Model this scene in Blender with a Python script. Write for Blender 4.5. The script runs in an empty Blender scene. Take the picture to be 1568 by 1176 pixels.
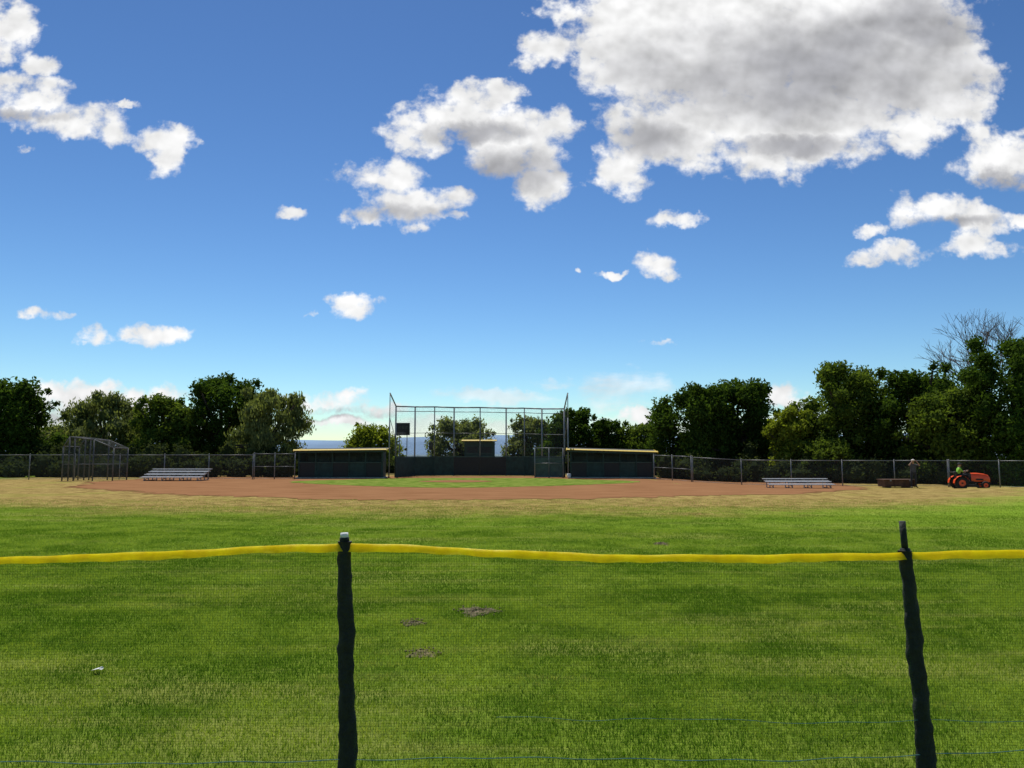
import bpy, math, random
import numpy as np
from mathutils import Vector, Matrix
random.seed(7); RNG=np.random.default_rng(7)
sc=bpy.context.scene
F=1180.0; TH=math.radians(5.28); CAMZ=1.7

# ---------- survey helper: bearing/elevation read off the photograph -> metres at a known distance
def uv(px,py):
    X=(px-784)/F; Y=(588-py)/F
    d=math.cos(TH)-Y*math.sin(TH)
    return X/d,(math.sin(TH)+Y*math.cos(TH))/d
def sx(px,D): return (px-784)/F*D/1.004
def sz(py,D): return CAMZ+uv(784,py)[1]*D
def sm(t):
    t=max(0.0,min(1.0,t)); return t*t*(3-2*t)
def gz(x,y):
    z=-0.33*sm((y-39)/7)*sm((x-9)/8)
    z+=0.12*sm((x-22)/6)*sm((y-22)/12)*(1-sm((y-39)/6))
    z+=-26*sm((y-96)/160)
    return z

# ---------- materials
def newmat(name):
    m=bpy.data.materials.new(name); m.use_nodes=True
    nt=m.node_tree; nt.nodes.clear()
    out=nt.nodes.new('ShaderNodeOutputMaterial')
    return m,nt,out
def setin(nt,sock,v):
    if isinstance(v,bpy.types.NodeSocket): nt.links.new(v,sock)
    else: sock.default_value=v
def MA(nt,op,a,b=None,c=None,clamp=False):
    n=nt.nodes.new('ShaderNodeMath'); n.operation=op; n.use_clamp=clamp
    for i,v in enumerate((a,b,c)):
        if v is not None: setin(nt,n.inputs[i],v)
    return n.outputs[0]
def VMN(nt,op,a,b=None,c=None,out=0):
    n=nt.nodes.new('ShaderNodeVectorMath'); n.operation=op
    for i,v in enumerate((a,b,c)):
        if v is not None: setin(nt,n.inputs[i],v)
    return n.outputs[out]
def MIX(nt,f,a,b,mode='MIX'):
    n=nt.nodes.new('ShaderNodeMix'); n.data_type='RGBA'; n.blend_type=mode
    def c4(v): return v if isinstance(v,bpy.types.NodeSocket) else (tuple(v)+(1,) if len(v)==3 else v)
    setin(nt,n.inputs[0],f); setin(nt,n.inputs[6],c4(a)); setin(nt,n.inputs[7],c4(b))
    return n.outputs[2]
def NOISE(nt,vec,scale,detail=4,rough=0.55,dist=0.0,dim='3D'):
    n=nt.nodes.new('ShaderNodeTexNoise'); n.noise_dimensions=dim; n.inputs['Scale'].default_value=scale
    n.inputs['Detail'].default_value=detail; n.inputs['Roughness'].default_value=rough
    n.inputs['Distortion'].default_value=dist
    nt.links.new(vec,n.inputs['Vector']); return n.outputs[0]
def RANGE(nt,v,a,b,c=0.0,d=1.0,smooth=True):
    n=nt.nodes.new('ShaderNodeMapRange'); n.interpolation_type='SMOOTHSTEP' if smooth else 'LINEAR'
    setin(nt,n.inputs[0],v)
    for i,x in enumerate((a,b,c,d)): n.inputs[i+1].default_value=x
    return n.outputs[0]
def OBJC(nt):
    return nt.nodes.new('ShaderNodeTexCoord').outputs['Object']
def plain(name,col,rough=0.7,metal=0.0,var=0.25,nscale=8.0,bump=0.1,trans=0.0):
    m,nt,out=newmat(name); p=nt.nodes.new('ShaderNodeBsdfPrincipled')
    co=OBJC(nt); nz=NOISE(nt,co,nscale,6,0.65)
    f=RANGE(nt,nz,0.3,0.7)
    c=MIX(nt,f,tuple(x*(1-var) for x in col),tuple(min(1,x*(1+var)) for x in col))
    nt.links.new(c,p.inputs['Base Color'])
    p.inputs['Roughness'].default_value=rough; p.inputs['Metallic'].default_value=metal
    if bump>0:
        b=nt.nodes.new('ShaderNodeBump'); b.inputs['Strength'].default_value=bump; b.inputs['Distance'].default_value=0.02
        nt.links.new(nz,b.inputs['Height']); nt.links.new(b.outputs[0],p.inputs['Normal'])
    if trans>0:
        t=nt.nodes.new('ShaderNodeBsdfTranslucent'); nt.links.new(c,t.inputs[0])
        mx=nt.nodes.new('ShaderNodeMixShader'); mx.inputs[0].default_value=trans
        nt.links.new(p.outputs[0],mx.inputs[1]); nt.links.new(t.outputs[0],mx.inputs[2]); nt.links.new(mx.outputs[0],out.inputs[0])
    else: nt.links.new(p.outputs[0],out.inputs[0])
    return m
def leafmat(name,dark,light,trans=0.35,tl=(1.2,1.25,0.5),noise=True,gloss=0.0):
    m,nt,out=newmat(name)
    at=nt.nodes.new('ShaderNodeAttribute'); at.attribute_name='tint'
    if noise:
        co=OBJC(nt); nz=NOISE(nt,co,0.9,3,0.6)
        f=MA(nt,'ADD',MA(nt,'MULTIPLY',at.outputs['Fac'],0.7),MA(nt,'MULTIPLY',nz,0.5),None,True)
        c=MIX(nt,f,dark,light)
    else:
        # large-scale colour drift across the lawn, in world metres
        ge=nt.nodes.new('ShaderNodeNewGeometry')
        nz=NOISE(nt,ge.outputs['Position'],0.7,5,0.70,dim='2D')
        f=MA(nt,'ADD',MA(nt,'MULTIPLY',at.outputs['Fac'],0.75),RANGE(nt,nz,0.36,0.64,-0.38,0.48),None,True)
        c=MIX(nt,f,dark,light)
        st=nt.nodes.new('ShaderNodeMapping'); st.inputs['Scale'].default_value=(0.35,1.3,1); nt.links.new(ge.outputs['Position'],st.inputs[0])
        nz2=NOISE(nt,st.outputs[0],1.6,5,0.7,dim='2D')
        c=MIX(nt,MA(nt,'MULTIPLY',RANGE(nt,nz2,0.53,0.68,0,0.85),at.outputs['Fac']),c,(0.52,0.52,0.19))
    d=nt.nodes.new('ShaderNodeBsdfDiffuse'); nt.links.new(c,d.inputs[0])
    t=nt.nodes.new('ShaderNodeBsdfTranslucent'); c2=MIX(nt,1.0,c,tl,'MULTIPLY'); nt.links.new(c2,t.inputs[0])
    mx=nt.nodes.new('ShaderNodeMixShader'); mx.inputs[0].default_value=trans
    nt.links.new(d.outputs[0],mx.inputs[1]); nt.links.new(t.outputs[0],mx.inputs[2])
    nt.links.new(mx.outputs[0],out.inputs[0])
    return m
def wiremat(name,col,period,w,diag=True):
    m,nt,out=newmat(name)
    tc=nt.nodes.new('ShaderNodeTexCoord'); s=nt.nodes.new('ShaderNodeSeparateXYZ'); nt.links.new(tc.outputs['UV'],s.inputs[0])
    u,v=s.outputs[0],s.outputs[1]
    if diag: a=MA(nt,'ADD',u,v); b=MA(nt,'SUBTRACT',u,v)
    else: a,b=u,v
    ms=[]
    for q in (a,b):
        fr=MA(nt,'FRACT',MA(nt,'DIVIDE',q,period)); ms.append(MA(nt,'LESS_THAN',fr,w))
    f=MA(nt,'MAXIMUM',ms[0],ms[1])
    p=nt.nodes.new('ShaderNodeBsdfDiffuse'); p.inputs[0].default_value=(*col,1)
    t=nt.nodes.new('ShaderNodeBsdfTransparent'); mx=nt.nodes.new('ShaderNodeMixShader')
    nt.links.new(f,mx.inputs[0]); nt.links.new(t.outputs[0],mx.inputs[1]); nt.links.new(p.outputs[0],mx.inputs[2])
    nt.links.new(mx.outputs[0],out.inputs[0]); return m

M_green=plain('dugout_green_paint',(0.018,0.045,0.037),0.7,0,0.35,3)
M_greenl=plain('faded_green_panel',(0.05,0.09,0.075),0.7,0,0.3,3)
M_black=plain('black_paint',(0.012,0.012,0.013),0.6)
M_yellow=plain('yellow_trim',(0.80,0.55,0.03),0.6,0,0.15)
M_roof=plain('roof_felt',(0.05,0.055,0.05),0.9,0,0.3,5)
M_conc=plain('concrete',(0.4,0.38,0.35),0.9,0,0.15,4)
M_galv=plain('galvanised_steel',(0.22,0.23,0.24),0.5,0.3,0.2,10)
M_dsteel=plain('weathered_steel',(0.10,0.105,0.11),0.6,0.2,0.2,10)
M_alu=plain('aluminium',(0.6,0.6,0.62),0.45,0.4,0.1,10)
M_wood=plain('weathered_wood',(0.10,0.05,0.03),0.85,0,0.35,5)
M_bark=plain('bark',(0.06,0.045,0.035),0.95,0,0.35,6,0.5)
M_twig=plain('bare_twigs',(0.11,0.085,0.075),0.95,0,0.35,6,0.2)
M_sleeve=plain('green_fabric_sleeve',(0.008,0.013,0.010),0.75,0,0.45,30,0.8)
M_cap=plain('white_plastic_cap',(0.75,0.75,0.72),0.4,0,0.05)
M_band=plain('yellow_vinyl_band',(0.98,0.78,0.01),0.5,0,0.12,14,0.3,0.65)
M_cord=plain('teal_cord',(0.02,0.12,0.12),0.7)
M_orange=plain('orange_paint',(0.85,0.09,0.02),0.35,0,0.06)
M_tyre=plain('tyre_rubber',(0.02,0.02,0.02),0.9)
M_skin=plain('skin',(0.42,0.24,0.16),0.55,0,0.08)
M_hiviz=plain('hiviz_fabric',(0.25,0.6,0.05),0.8,0,0.1)
M_dkcloth=plain('dark_cloth',(0.025,0.027,0.035),0.9,0,0.2)
M_grcloth=plain('grey_cloth',(0.08,0.08,0.09),0.9,0,0.2)
M_hat=plain('pale_cap_cloth',(0.65,0.62,0.58),0.8)
M_soil=plain('dry_soil',(0.15,0.115,0.06),0.95,0,0.5,25,0.8)
M_chain=wiremat('chain_link',(0.13,0.14,0.14),0.055,0.065)
M_net=wiremat('plastic_netting',(0.07,0.12,0.035),0.0125,0.068,False)

# ---------- mesh builder
class MB:
    def __init__(s): s.v=[];s.f=[];s.m=[];s.uv=[];s.mats=[];s.smooth=[]
    def mi(s,m):
        if m not in s.mats: s.mats.append(m)
        return s.mats.index(m)
    def face(s,idx,m,uvs=None,sm=False):
        s.f.append(tuple(idx)); s.m.append(s.mi(m)); s.uv.append(uvs or [(0,0)]*len(idx)); s.smooth.append(sm)
    def quad(s,pts,m,uvs=None):
        b=len(s.v); s.v+= [tuple(p) for p in pts]; s.face(range(b,b+len(pts)),m,uvs)
    def box(s,c,d,m,rot=0.0,bev=0.0,tilt=None):
        x,y,z=[q/2 for q in d]; b=len(s.v); R=Matrix.Rotation(rot,3,'Z')
        if tilt is not None: R=R@tilt
        for k in (-z,z):
            for p in ((-x,-y),(x,-y),(x,y),(-x,y)):
                q=R@Vector((p[0],p[1],k))+Vector(c); s.v.append(tuple(q))
        for f in ((3,2,1,0),(4,5,6,7),(0,1,5,4),(1,2,6,5),(2,3,7,6),(3,0,4,7)): s.face([b+i for i in f],m)
    def tube(s,a,b_,r1,m,r2=None,n=8,cap=True):
        a=Vector(a);b=Vector(b_); r2=r1 if r2 is None else r2
        d=(b-a)
        if d.length<1e-6: return
        q=d.to_track_quat('Z','Y').to_matrix(); o=len(s.v)
        for (c,r) in ((a,r1),(b,r2)):
            for i in range(n):
                t=2*math.pi*i/n; s.v.append(tuple(c+q@Vector((r*math.cos(t),r*math.sin(t),0))))
        for i in range(n):
            j=(i+1)%n; s.face((o+i,o+j,o+n+j,o+n+i),m,None,True)
        if cap: s.face([o+i for i in range(n)][::-1],m); s.face([o+n+i for i in range(n)],m)
    def path(s,pts,rs,m,n=7):
        for i in range(len(pts)-1): s.tube(pts[i],pts[i+1],rs[i],m,rs[i+1],n,cap=(i==len(pts)-2))
    def ball(s,c,r,m,seg=12,ring=8,sc_=(1,1,1)):
        o=len(s.v)
        for j in range(ring+1):
            ph=math.pi*j/ring
            for i in range(seg):
                t=2*math.pi*i/seg
                s.v.append((c[0]+r*sc_[0]*math.sin(ph)*math.cos(t),c[1]+r*sc_[1]*math.sin(ph)*math.sin(t),c[2]+r*sc_[2]*math.cos(ph)))
        for j in range(ring):
            for i in range(seg):
                k=(i+1)%seg; s.face((o+j*seg+i,o+(j+1)*seg+i,o+(j+1)*seg+k,o+j*seg+k),m,None,True)
    def wheel(s,c,r,w,m,mh,n=20):
        prof=[(r*0.55,-w/2),(r*0.92,-w/2),(r,-w/4),(r,w/4),(r*0.92,w/2),(r*0.55,w/2)]
        o=len(s.v); k=len(prof)
        for i in range(n):
            t=2*math.pi*i/n
            for (rr,yy) in prof: s.v.append((c[0]+rr*math.cos(t),c[1]+yy,c[2]+rr*math.sin(t)))
        for i in range(n):
            j=(i+1)%n
            for a in range(k-1): s.face((o+i*k+a,o+i*k+a+1,o+j*k+a+1,o+j*k+a),m,None,True)
        s.tube((c[0],c[1]-w*0.4,c[2]),(c[0],c[1]+w*0.4,c[2]),r*0.56,mh,n=16)
        s.tube((c[0],c[1]-w*0.48,c[2]),(c[0],c[1]+w*0.48,c[2]),r*0.15,M_black,n=10)
    def obj(s,name,parent=None,loc=(0,0,0),rot=0.0,bevel=0.0):
        me=bpy.data.meshes.new(name); me.from_pydata(s.v,[],s.f)
        for m in s.mats: me.materials.append(m)
        me.polygons.foreach_set('material_index',s.m); me.polygons.foreach_set('use_smooth',s.smooth)
        ul=me.uv_layers.new(name='UVMap'); flat=[c for u in s.uv for p in u for c in p]
        ul.data.foreach_set('uv',flat); me.update()
        o=bpy.data.objects.new(name,me); sc.collection.objects.link(o); o.location=loc; o.rotation_euler=(0,0,rot)
        if parent: o.parent=parent
        if bevel>0:
            b=o.modifiers.new('bevel','BEVEL'); b.width=bevel; b.segments=2; b.limit_method='ANGLE'
        return o
def empty(name,loc=(0,0,0)):
    e=bpy.data.objects.new(name,None); sc.collection.objects.link(e); e.location=loc; e.empty_display_size=0.3; return e

# ---------- sky / world
w=bpy.data.worlds.new('World'); sc.world=w; w.use_nodes=True
nt=w.node_tree; nt.nodes.clear()
SUN_EL=math.radians(62); SUN_AZ=math.radians(-14)
tc=nt.nodes.new('ShaderNodeTexCoord'); sep=nt.nodes.new('ShaderNodeSeparateXYZ'); nt.links.new(tc.outputs['Generated'],sep.inputs[0])
yy=MA(nt,'MAXIMUM',sep.outputs[1],0.04)
u=MA(nt,'DIVIDE',sep.outputs[0],yy); v=MA(nt,'DIVIDE',sep.outputs[2],yy)
cmb=nt.nodes.new('ShaderNodeCombineXYZ'); nt.links.new(u,cmb.inputs[0]); nt.links.new(v,cmb.inputs[1]); P=cmb.outputs[0]
def noisecol(vec,scale,detail,rough):
    n=nt.nodes.new('ShaderNodeTexNoise'); n.noise_dimensions='2D'; n.inputs['Scale'].default_value=scale; n.inputs['Detail'].default_value=detail; n.inputs['Roughness'].default_value=rough
    nt.links.new(vec,n.inputs['Vector']); return n.outputs[1]
w1=VMN(nt,'SUBTRACT',noisecol(P,11,2,0.5),(0.5,0.5,0.5))
w1=VMN(nt,'MULTIPLY',w1,(0.04,0.03,0.0))
w2=VMN(nt,'SUBTRACT',noisecol(P,42,3,0.6),(0.5,0.5,0.5))
w2=VMN(nt,'MULTIPLY',w2,(0.028,0.02,0.0))
PW=VMN(nt,'ADD',VMN(nt,'ADD',P,w1),w2)
CL=[(1010,60,145,115),(1150,60,210,130),(1320,50,185,135),(1420,110,104,108),(1240,180,140,88),(1060,185,150,80),(1195,238,75,40),(955,245,50,62),(1350,190,120,50),(1475,150,52,62),(915,60,46,80),(1200,-50,330,90),
(838,78,46,30),(852,12,36,20),(810,98,28,13),
(720,175,78,52),(640,205,66,32),(790,220,86,62),(830,285,56,36),(850,195,42,36),(775,140,32,20),
(590,268,68,32),(630,315,90,36),(705,300,44,20),(556,332,42,16),(640,350,28,16),(705,335,34,10),
(5,50,58,48),(65,95,38,18),(30,150,90,36),(115,182,84,32),(165,204,38,20),(200,165,28,7),(255,215,56,28),(250,252,38,28),(298,215,24,11),(45,228,18,7),
(440,328,25,13),(1030,335,44,13),(998,408,48,20),(932,422,32,7),(880,416,9,6),(537,470,44,18),(475,484,14,6),(66,477,36,11),(143,512,34,16),(226,510,48,18),(1020,523,26,7),
(1540,245,80,52),(1430,325,74,32),(1500,345,50,30),(1500,382,70,17),(1360,392,56,19),(1327,353,26,12),(1565,338,30,12),
(150,616,135,30),(75,600,75,20),(50,640,90,26),(230,612,60,16),(490,614,84,20),(565,626,70,14),(500,648,100,10),(1208,606,46,24),(985,642,44,14),
(1800,180,160,90),(-250,250,140,60)]
def field(vec,lst,k=0.5,base=0.045,sc_=1.0):
    acc=None
    for (cx,cy,rx,ry) in lst:
        a,b=uv(cx,cy); kk=1/(math.cos(TH)-(588-cy)/F*math.sin(TH))
        rx_,ry_=rx/F*kk*sc_,ry/F*kk*kk*sc_
        m=VMN(nt,'MULTIPLY_ADD',vec,(1/rx_,1/ry_,0),(-a/rx_,-b/ry_,0))
        d=VMN(nt,'DOT_PRODUCT',m,m,out=1)
        s=base+k*min(rx_,ry_)
        q=MA(nt,'MULTIPLY_ADD',d,-s,s)
        acc=q if acc is None else MA(nt,'SMOOTH_MAX',acc,q,0.02)
    return acc
fld=field(PW,CL,0.7,0.055,1.05)
PN=VMN(nt,'MULTIPLY',P,(1.0,1.2,1.0))
n1=NOISE(nt,PN,17,8,0.60,dim='2D')
n1b=NOISE(nt,VMN(nt,'ADD',PN,(-0.003,0.014,0)),13,3,0.5,dim='2D')
n1c=NOISE(nt,PN,13,3,0.5,dim='2D')
nlow=NOISE(nt,PN,6,3,0.5,dim='2D')
vor=nt.nodes.new('ShaderNodeTexVoronoi'); vor.voronoi_dimensions='2D'; vor.feature='F1'; vor.inputs['Scale'].default_value=22; vor.inputs['Detail'].default_value=2.5; vor.inputs['Roughness'].default_value=0.55
pw2=VMN(nt,'ADD',PN,VMN(nt,'MULTIPLY',VMN(nt,'SUBTRACT',noisecol(PN,32,3,0.6),(0.5,0.5,0.5)),(0.035,0.035,0)))
nt.links.new(pw2,vor.inputs['Vector'])
dens=MA(nt,'ADD',fld,MA(nt,'MULTIPLY_ADD',n1,0.21,-0.095))
dens=MA(nt,'ADD',dens,MA(nt,'MULTIPLY_ADD',vor.outputs[0],-0.045,0.018))
alpha=RANGE(nt,dens,-0.012,0.062)
# thin veils
VE=[(780,608,120,11),(950,598,65,26),(845,585,40,8),(700,655,420,14),(300,655,300,12),(1250,640,160,12)]
vf=field(PW,VE,0.5,0.06)
vd=MA(nt,'ADD',vf,MA(nt,'MULTIPLY_ADD',NOISE(nt,VMN(nt,'MULTIPLY',P,(1,3.2,1)),11,6,0.6,dim='2D'),0.28,-0.12))
va=MA(nt,'MULTIPLY',RANGE(nt,vd,-0.02,0.11),0.55)
alpha=MA(nt,'MAXIMUM',alpha,va)
# thick, self-shadowed cores
GR=[(1190,110,200,55),(1330,100,130,55),(1090,120,100,40),(1400,40,80,35),(1000,215,60,24),(790,262,70,24),(620,328,70,12),(735,205,60,12),(1450,345,60,8),(1540,280,60,12),(20,175,70,8),(130,640,110,12),(500,636,90,7),(1210,225,70,14)]
gf=field(PW,GR,0.0,1.0,1.55)
grey=RANGE(nt,MA(nt,'ADD',gf,MA(nt,'MULTIPLY_ADD',nlow,1.9,-1.0)),-0.5,1.35)
grey=MA(nt,'MULTIPLY',grey,0.86)
rel=MA(nt,'SUBTRACT',n1c,n1b)
fine=MA(nt,'MULTIPLY_ADD',n1,0.3,-0.15)
core=RANGE(nt,dens,0.04,0.16)
br=MA(nt,'MULTIPLY_ADD',core,0.02,0.97)
br=MA(nt,'ADD',br,MA(nt,'MULTIPLY',rel,0.95))
br=MA(nt,'ADD',br,MA(nt,'MULTIPLY_ADD',vor.outputs[0],-0.08,0.03))
br=MA(nt,'ADD',br,MA(nt,'MULTIPLY',fine,0.35))
br=MA(nt,'MINIMUM',MA(nt,'MAXIMUM',br,0.65),1.12)
ccol=MIX(nt,grey,(1.0,1.0,1.0),(0.36,0.365,0.40))
brc=nt.nodes.new('ShaderNodeCombineColor')
for i in range(3): nt.links.new(br,brc.inputs[i])
ccol=MIX(nt,1.0,ccol,brc.outputs[0],'MULTIPLY')
SKY_S=0.1
ccol=VMN(nt,'SCALE',ccol); ccol.node.inputs['Scale'].default_value=0.95/SKY_S
sky=nt.nodes.new('ShaderNodeTexSky'); sky.sky_type='NISHITA'; sky.sun_disc=False
sky.sun_elevation=SUN_EL; sky.sun_rotation=SUN_AZ; sky.air_density=1.0; sky.dust_density=0.15; sky.ozone_density=3.0; sky.altitude=300
ga=nt.nodes.new('ShaderNodeGamma'); ga.inputs[1].default_value=1.52; nt.links.new(sky.outputs[0],ga.inputs[0])
skc=MIX(nt,1.0,ga.outputs[0],(0.37,0.41,0.40),'MULTIPLY')
fin=MIX(nt,alpha,skc,ccol)
bg=nt.nodes.new('ShaderNodeBackground'); bg.inputs[1].default_value=SKY_S; nt.links.new(fin,bg.inputs[0])
wo=nt.nodes.new('ShaderNodeOutputWorld'); nt.links.new(bg.outputs[0],wo.inputs[0])
try: w.cycles.sampling_method='NONE'
except Exception as e: print(e)
sv=Vector((math.sin(SUN_AZ)*math.cos(SUN_EL),math.cos(SUN_AZ)*math.cos(SUN_EL),math.sin(SUN_EL)))
sl=bpy.data.lights.new('sun','SUN'); sl.energy=5.0; sl.angle=math.radians(0.55); sl.color=(1,0.955,0.88)
so=bpy.data.objects.new('sun',sl); sc.collection.objects.link(so); so.rotation_euler=(-sv).to_track_quat('-Z','Y').to_euler(); so.location=(0,0,40)

# ---------- camera
cd=bpy.data.cameras.new('camera'); cd.sensor_width=36; cd.lens=F/1568*36; cd.clip_end=20000; cd.clip_start=0.05
co_=bpy.data.objects.new('camera',cd); sc.collection.objects.link(co_); co_.location=(0,0,CAMZ); co_.rotation_euler=(math.radians(90)+TH,0,0); sc.camera=co_

# ---------- ground
HX,HY=-2.0,57.0
m,nt,out=newmat('lawn_grass'); M_lawn=m
oc=OBJC(nt); sp=nt.nodes.new('ShaderNodeSeparateXYZ'); nt.links.new(oc,sp.inputs[0])
nL=NOISE(nt,oc,0.22,5,0.6,dim='2D'); nM=NOISE(nt,oc,1.6,5,0.65,dim='2D'); nF=NOISE(nt,oc,14,5,0.75,dim='2D')
st=nt.nodes.new('ShaderNodeMapping'); st.inputs['Scale'].default_value=(0.2,1.0,1); nt.links.new(oc,st.inputs[0]); nS=NOISE(nt,st.outputs[0],0.9,5,0.65,dim='2D')
t=MA(nt,'ADD',MA(nt,'MULTIPLY',nM,0.5),MA(nt,'MULTIPLY',nF,0.5))
c=MIX(nt,RANGE(nt,t,0.38,0.62),(0.075,0.14,0.012),(0.185,0.27,0.032))
c=MIX(nt,RANGE(nt,nL,0.42,0.65,0,0.45),c,(0.18,0.28,0.03))
c=MIX(nt,RANGE(nt,nS,0.50,0.68,0,0.65),c,(0.28,0.30,0.075))
rgt=MA(nt,'MULTIPLY',RANGE(nt,sp.outputs[0],0,12),RANGE(nt,sp.outputs[1],11,26))
c=MIX(nt,MA(nt,'MULTIPLY',rgt,0.6),c,(0.25,0.39,0.04))
dx=MA(nt,'SUBTRACT',sp.outputs[0],HX); dy=MA(nt,'SUBTRACT',sp.outputs[1],HY)
r=MA(nt,'SQRT',MA(nt,'ADD',MA(nt,'MULTIPLY',dx,dx),MA(nt,'MULTIPLY',dy,dy)))
r2=MA(nt,'ADD',r,MA(nt,'MULTIPLY_ADD',NOISE(nt,oc,0.30,6,0.75,dim='2D'),9.0,-4.5))
r2=MA(nt,'ADD',r2,MA(nt,'MULTIPLY_ADD',nF,5.0,-2.5))
dry=RANGE(nt,r2,32.0,37.5,1,0)
dryc=MIX(nt,RANGE(nt,MA(nt,'MULTIPLY',MA(nt,'ADD',nM,nF),0.5),0.38,0.62),(0.19,0.125,0.045),(0.42,0.31,0.115))
dryc=MIX(nt,RANGE(nt,nL,0.5,0.7,0,0.4),dryc,(0.24,0.25,0.05))
c=MIX(nt,MA(nt,'MULTIPLY',dry,0.95),c,dryc)
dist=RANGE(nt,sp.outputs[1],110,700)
c=MIX(nt,dist,c,(0.10,0.15,0.17))  # far valley ground turns blue-green, distance haze put into the colour
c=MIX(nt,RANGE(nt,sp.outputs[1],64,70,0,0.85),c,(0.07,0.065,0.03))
p=nt.nodes.new('ShaderNodeBsdfDiffuse')
nt.links.new(c,p.inputs[0])
b=nt.nodes.new('ShaderNodeBump'); b.inputs['Strength'].default_value=0.8; b.inputs['Distance'].default_value=0.05
nt.links.new(nF,b.inputs['Height']); nt.links.new(b.outputs[0],p.inputs['Normal'])
nt.links.new(p.outputs[0],out.inputs[0])
xs=[-9000,-3000,-900,-300,-120,-80]+[i*2.0 for i in range(-30,31)]+[80,120,300,900,3000,9000]
ys=[-400,-60,-20]+[-8+i*2.0 for i in range(0,60)]+[115,125,140,160,190,230,270,400,800,2000,5000,10000]
g=MB()
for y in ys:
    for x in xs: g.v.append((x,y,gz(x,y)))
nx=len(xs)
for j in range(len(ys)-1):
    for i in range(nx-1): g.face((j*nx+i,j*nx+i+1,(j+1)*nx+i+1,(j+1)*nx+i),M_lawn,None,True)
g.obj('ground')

# infield dirt
m,nt,out=newmat('infield_clay'); M_clay=m
oc=OBJC(nt); st=nt.nodes.new('ShaderNodeMapping'); st.inputs['Scale'].default_value=(0.3,1.2,1); nt.links.new(oc,st.inputs[0])
nn=NOISE(nt,st.outputs[0],1.3,6,0.65)
c=MIX(nt,RANGE(nt,nn,0.3,0.7),(0.20,0.095,0.045),(0.29,0.15,0.072))
c=MIX(nt,RANGE(nt,NOISE(nt,oc,20,4,0.7),0.45,0.75,0,0.35),c,(0.32,0.20,0.11))
p=nt.nodes.new('ShaderNodeBsdfDiffuse'); nt.links.new(c,p.inputs[0]); nt.links.new(p.outputs[0],out.inputs[0])
def sheet(name,pts,mat,dz,rings=6):
    n=len(pts); cx=sum(p[0] for p in pts)/n; cy=sum(p[1] for p in pts)/n
    o=MB(); o.v.append((cx,cy,gz(cx,cy)+dz))
    for k in range(1,rings+1):
        for (x,y) in pts:
            X=cx+(x-cx)*k/rings; Y=cy+(y-cy)*k/rings; o.v.append((X,Y,gz(X,Y)+dz))
    for i in range(n): o.face((0,1+i,1+(i+1)%n),mat)
    for k in range(rings-1):
        for i in range(n):
            a=1+k*n; b_=1+(k+1)*n; j=(i+1)%n
            o.face((a+i,b_+i,b_+j,a+j),mat)
    return o.obj(name)
pts=[]
for i in range(520):
    a=2*math.pi*i/520; rr=27.2+0.4*math.sin(a*7+1)+0.3*math.sin(a*17)+random.uniform(-.6,.6)
    x=HX+rr*math.cos(a)*0.93; y=min(HY+rr*math.sin(a),62.5)
    pts.append((x,y))
sheet('infield_dirt',pts,M_clay,0.012,10)
def spline_loop(ctrl,n=8,jit=0.0):
    out=[];N=len(ctrl)
    for i in range(N):
        p0,p1,p2,p3=[Vector(ctrl[(i+k-1)%N]) for k in range(4)]
        for k in range(n):
            t=k/n; q=0.5*((2*p1)+(p2-p0)*t+(2*p0-5*p1+4*p2-p3)*t*t+(3*p1-p0-3*p2+p3)*t**3)
            out.append((q.x+random.uniform(-jit,jit),q.y+random.uniform(-jit,jit)))
    return out
m,nt,out=newmat('infield_turf'); M_turf=m
oc=OBJC(nt); c=MIX(nt,RANGE(nt,NOISE(nt,oc,1.1,6,0.7,dim='2D'),0.35,0.65),(0.085,0.15,0.018),(0.2,0.24,0.05))
p=nt.nodes.new('ShaderNodeBsdfDiffuse'); nt.links.new(c,p.inputs[0]); nt.links.new(p.outputs[0],out.inputs[0])
sheet('infield_grass',spline_loop([(-3.2,40.5),(3,43.5),(8.2,49.5),(5.0,54),(1,57.5),(-7,57.5),(-11,54),(-14.2,49.5),(-9,43.5)],20,0.14),M_turf,0.02)
sheet('pitching_mound',spline_loop([(-6.0,50),(-3.5,48),(-1.2,50),(-3.5,52.5)],10,0.08),M_clay,0.03,3)

def soil(x,y,rx,ry,h,seed):
    rs=random.Random(seed); o=MB(); n=44; K=9; o.v.append((0,0,h))
    for k in range(1,K+1):
        for i in range(n):
            a=2*math.pi*i/n; j=1+0.25*math.sin(3*a+seed)+0.15*math.sin(7*a+seed*2)+rs.uniform(-.14,.14)
            t=k/K; zz=h*(1-t*t)*(0.3+rs.random()*1.0)+0.004
            o.v.append((rx*j*t*math.cos(a),ry*j*t*math.sin(a),zz if k<K else -0.004))
    for i in range(n): o.face((0,1+i,1+(i+1)%n),M_soil)
    for k in range(K-1):
        for i in range(n):
            a=1+k*n;b_=a+n;j=(i+1)%n; o.face((a+i,b_+i,b_+j,a+j),M_soil)
    for i in range(26):   # scattered crumbs
        a=rs.uniform(0,6.28); q=rs.uniform(.6,1.35); s_=rs.uniform(.006,.014); o.ball((rx*q*math.cos(a),ry*q*math.sin(a),.015),s_,M_soil,6,4,(1,1.2,.8))
    o.obj('gopher_mound',loc=(x,y,0))
soil(sx(733,8.6),8.6,0.21,0.24,0.024,1); soil(sx(637,8.0),8.0,0.10,0.13,0.022,2); soil(sx(650,6.8),6.8,0.12,0.14,0.012,3); soil(sx(1010,15),15,.12,.2,.03,4)
o=MB()
o.quad([(-.03,-.02,.03),(.03,-.025,.045),(.035,.03,.05),(-.02,.03,.032)],M_cap); o.quad([(.03,-.025,.045),(.045,.0,.03),(.04,.04,.035),(.035,.03,.05)],M_cap)
o.obj('litter_scrap',loc=(sx(163,6.2),6.2,0))

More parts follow.
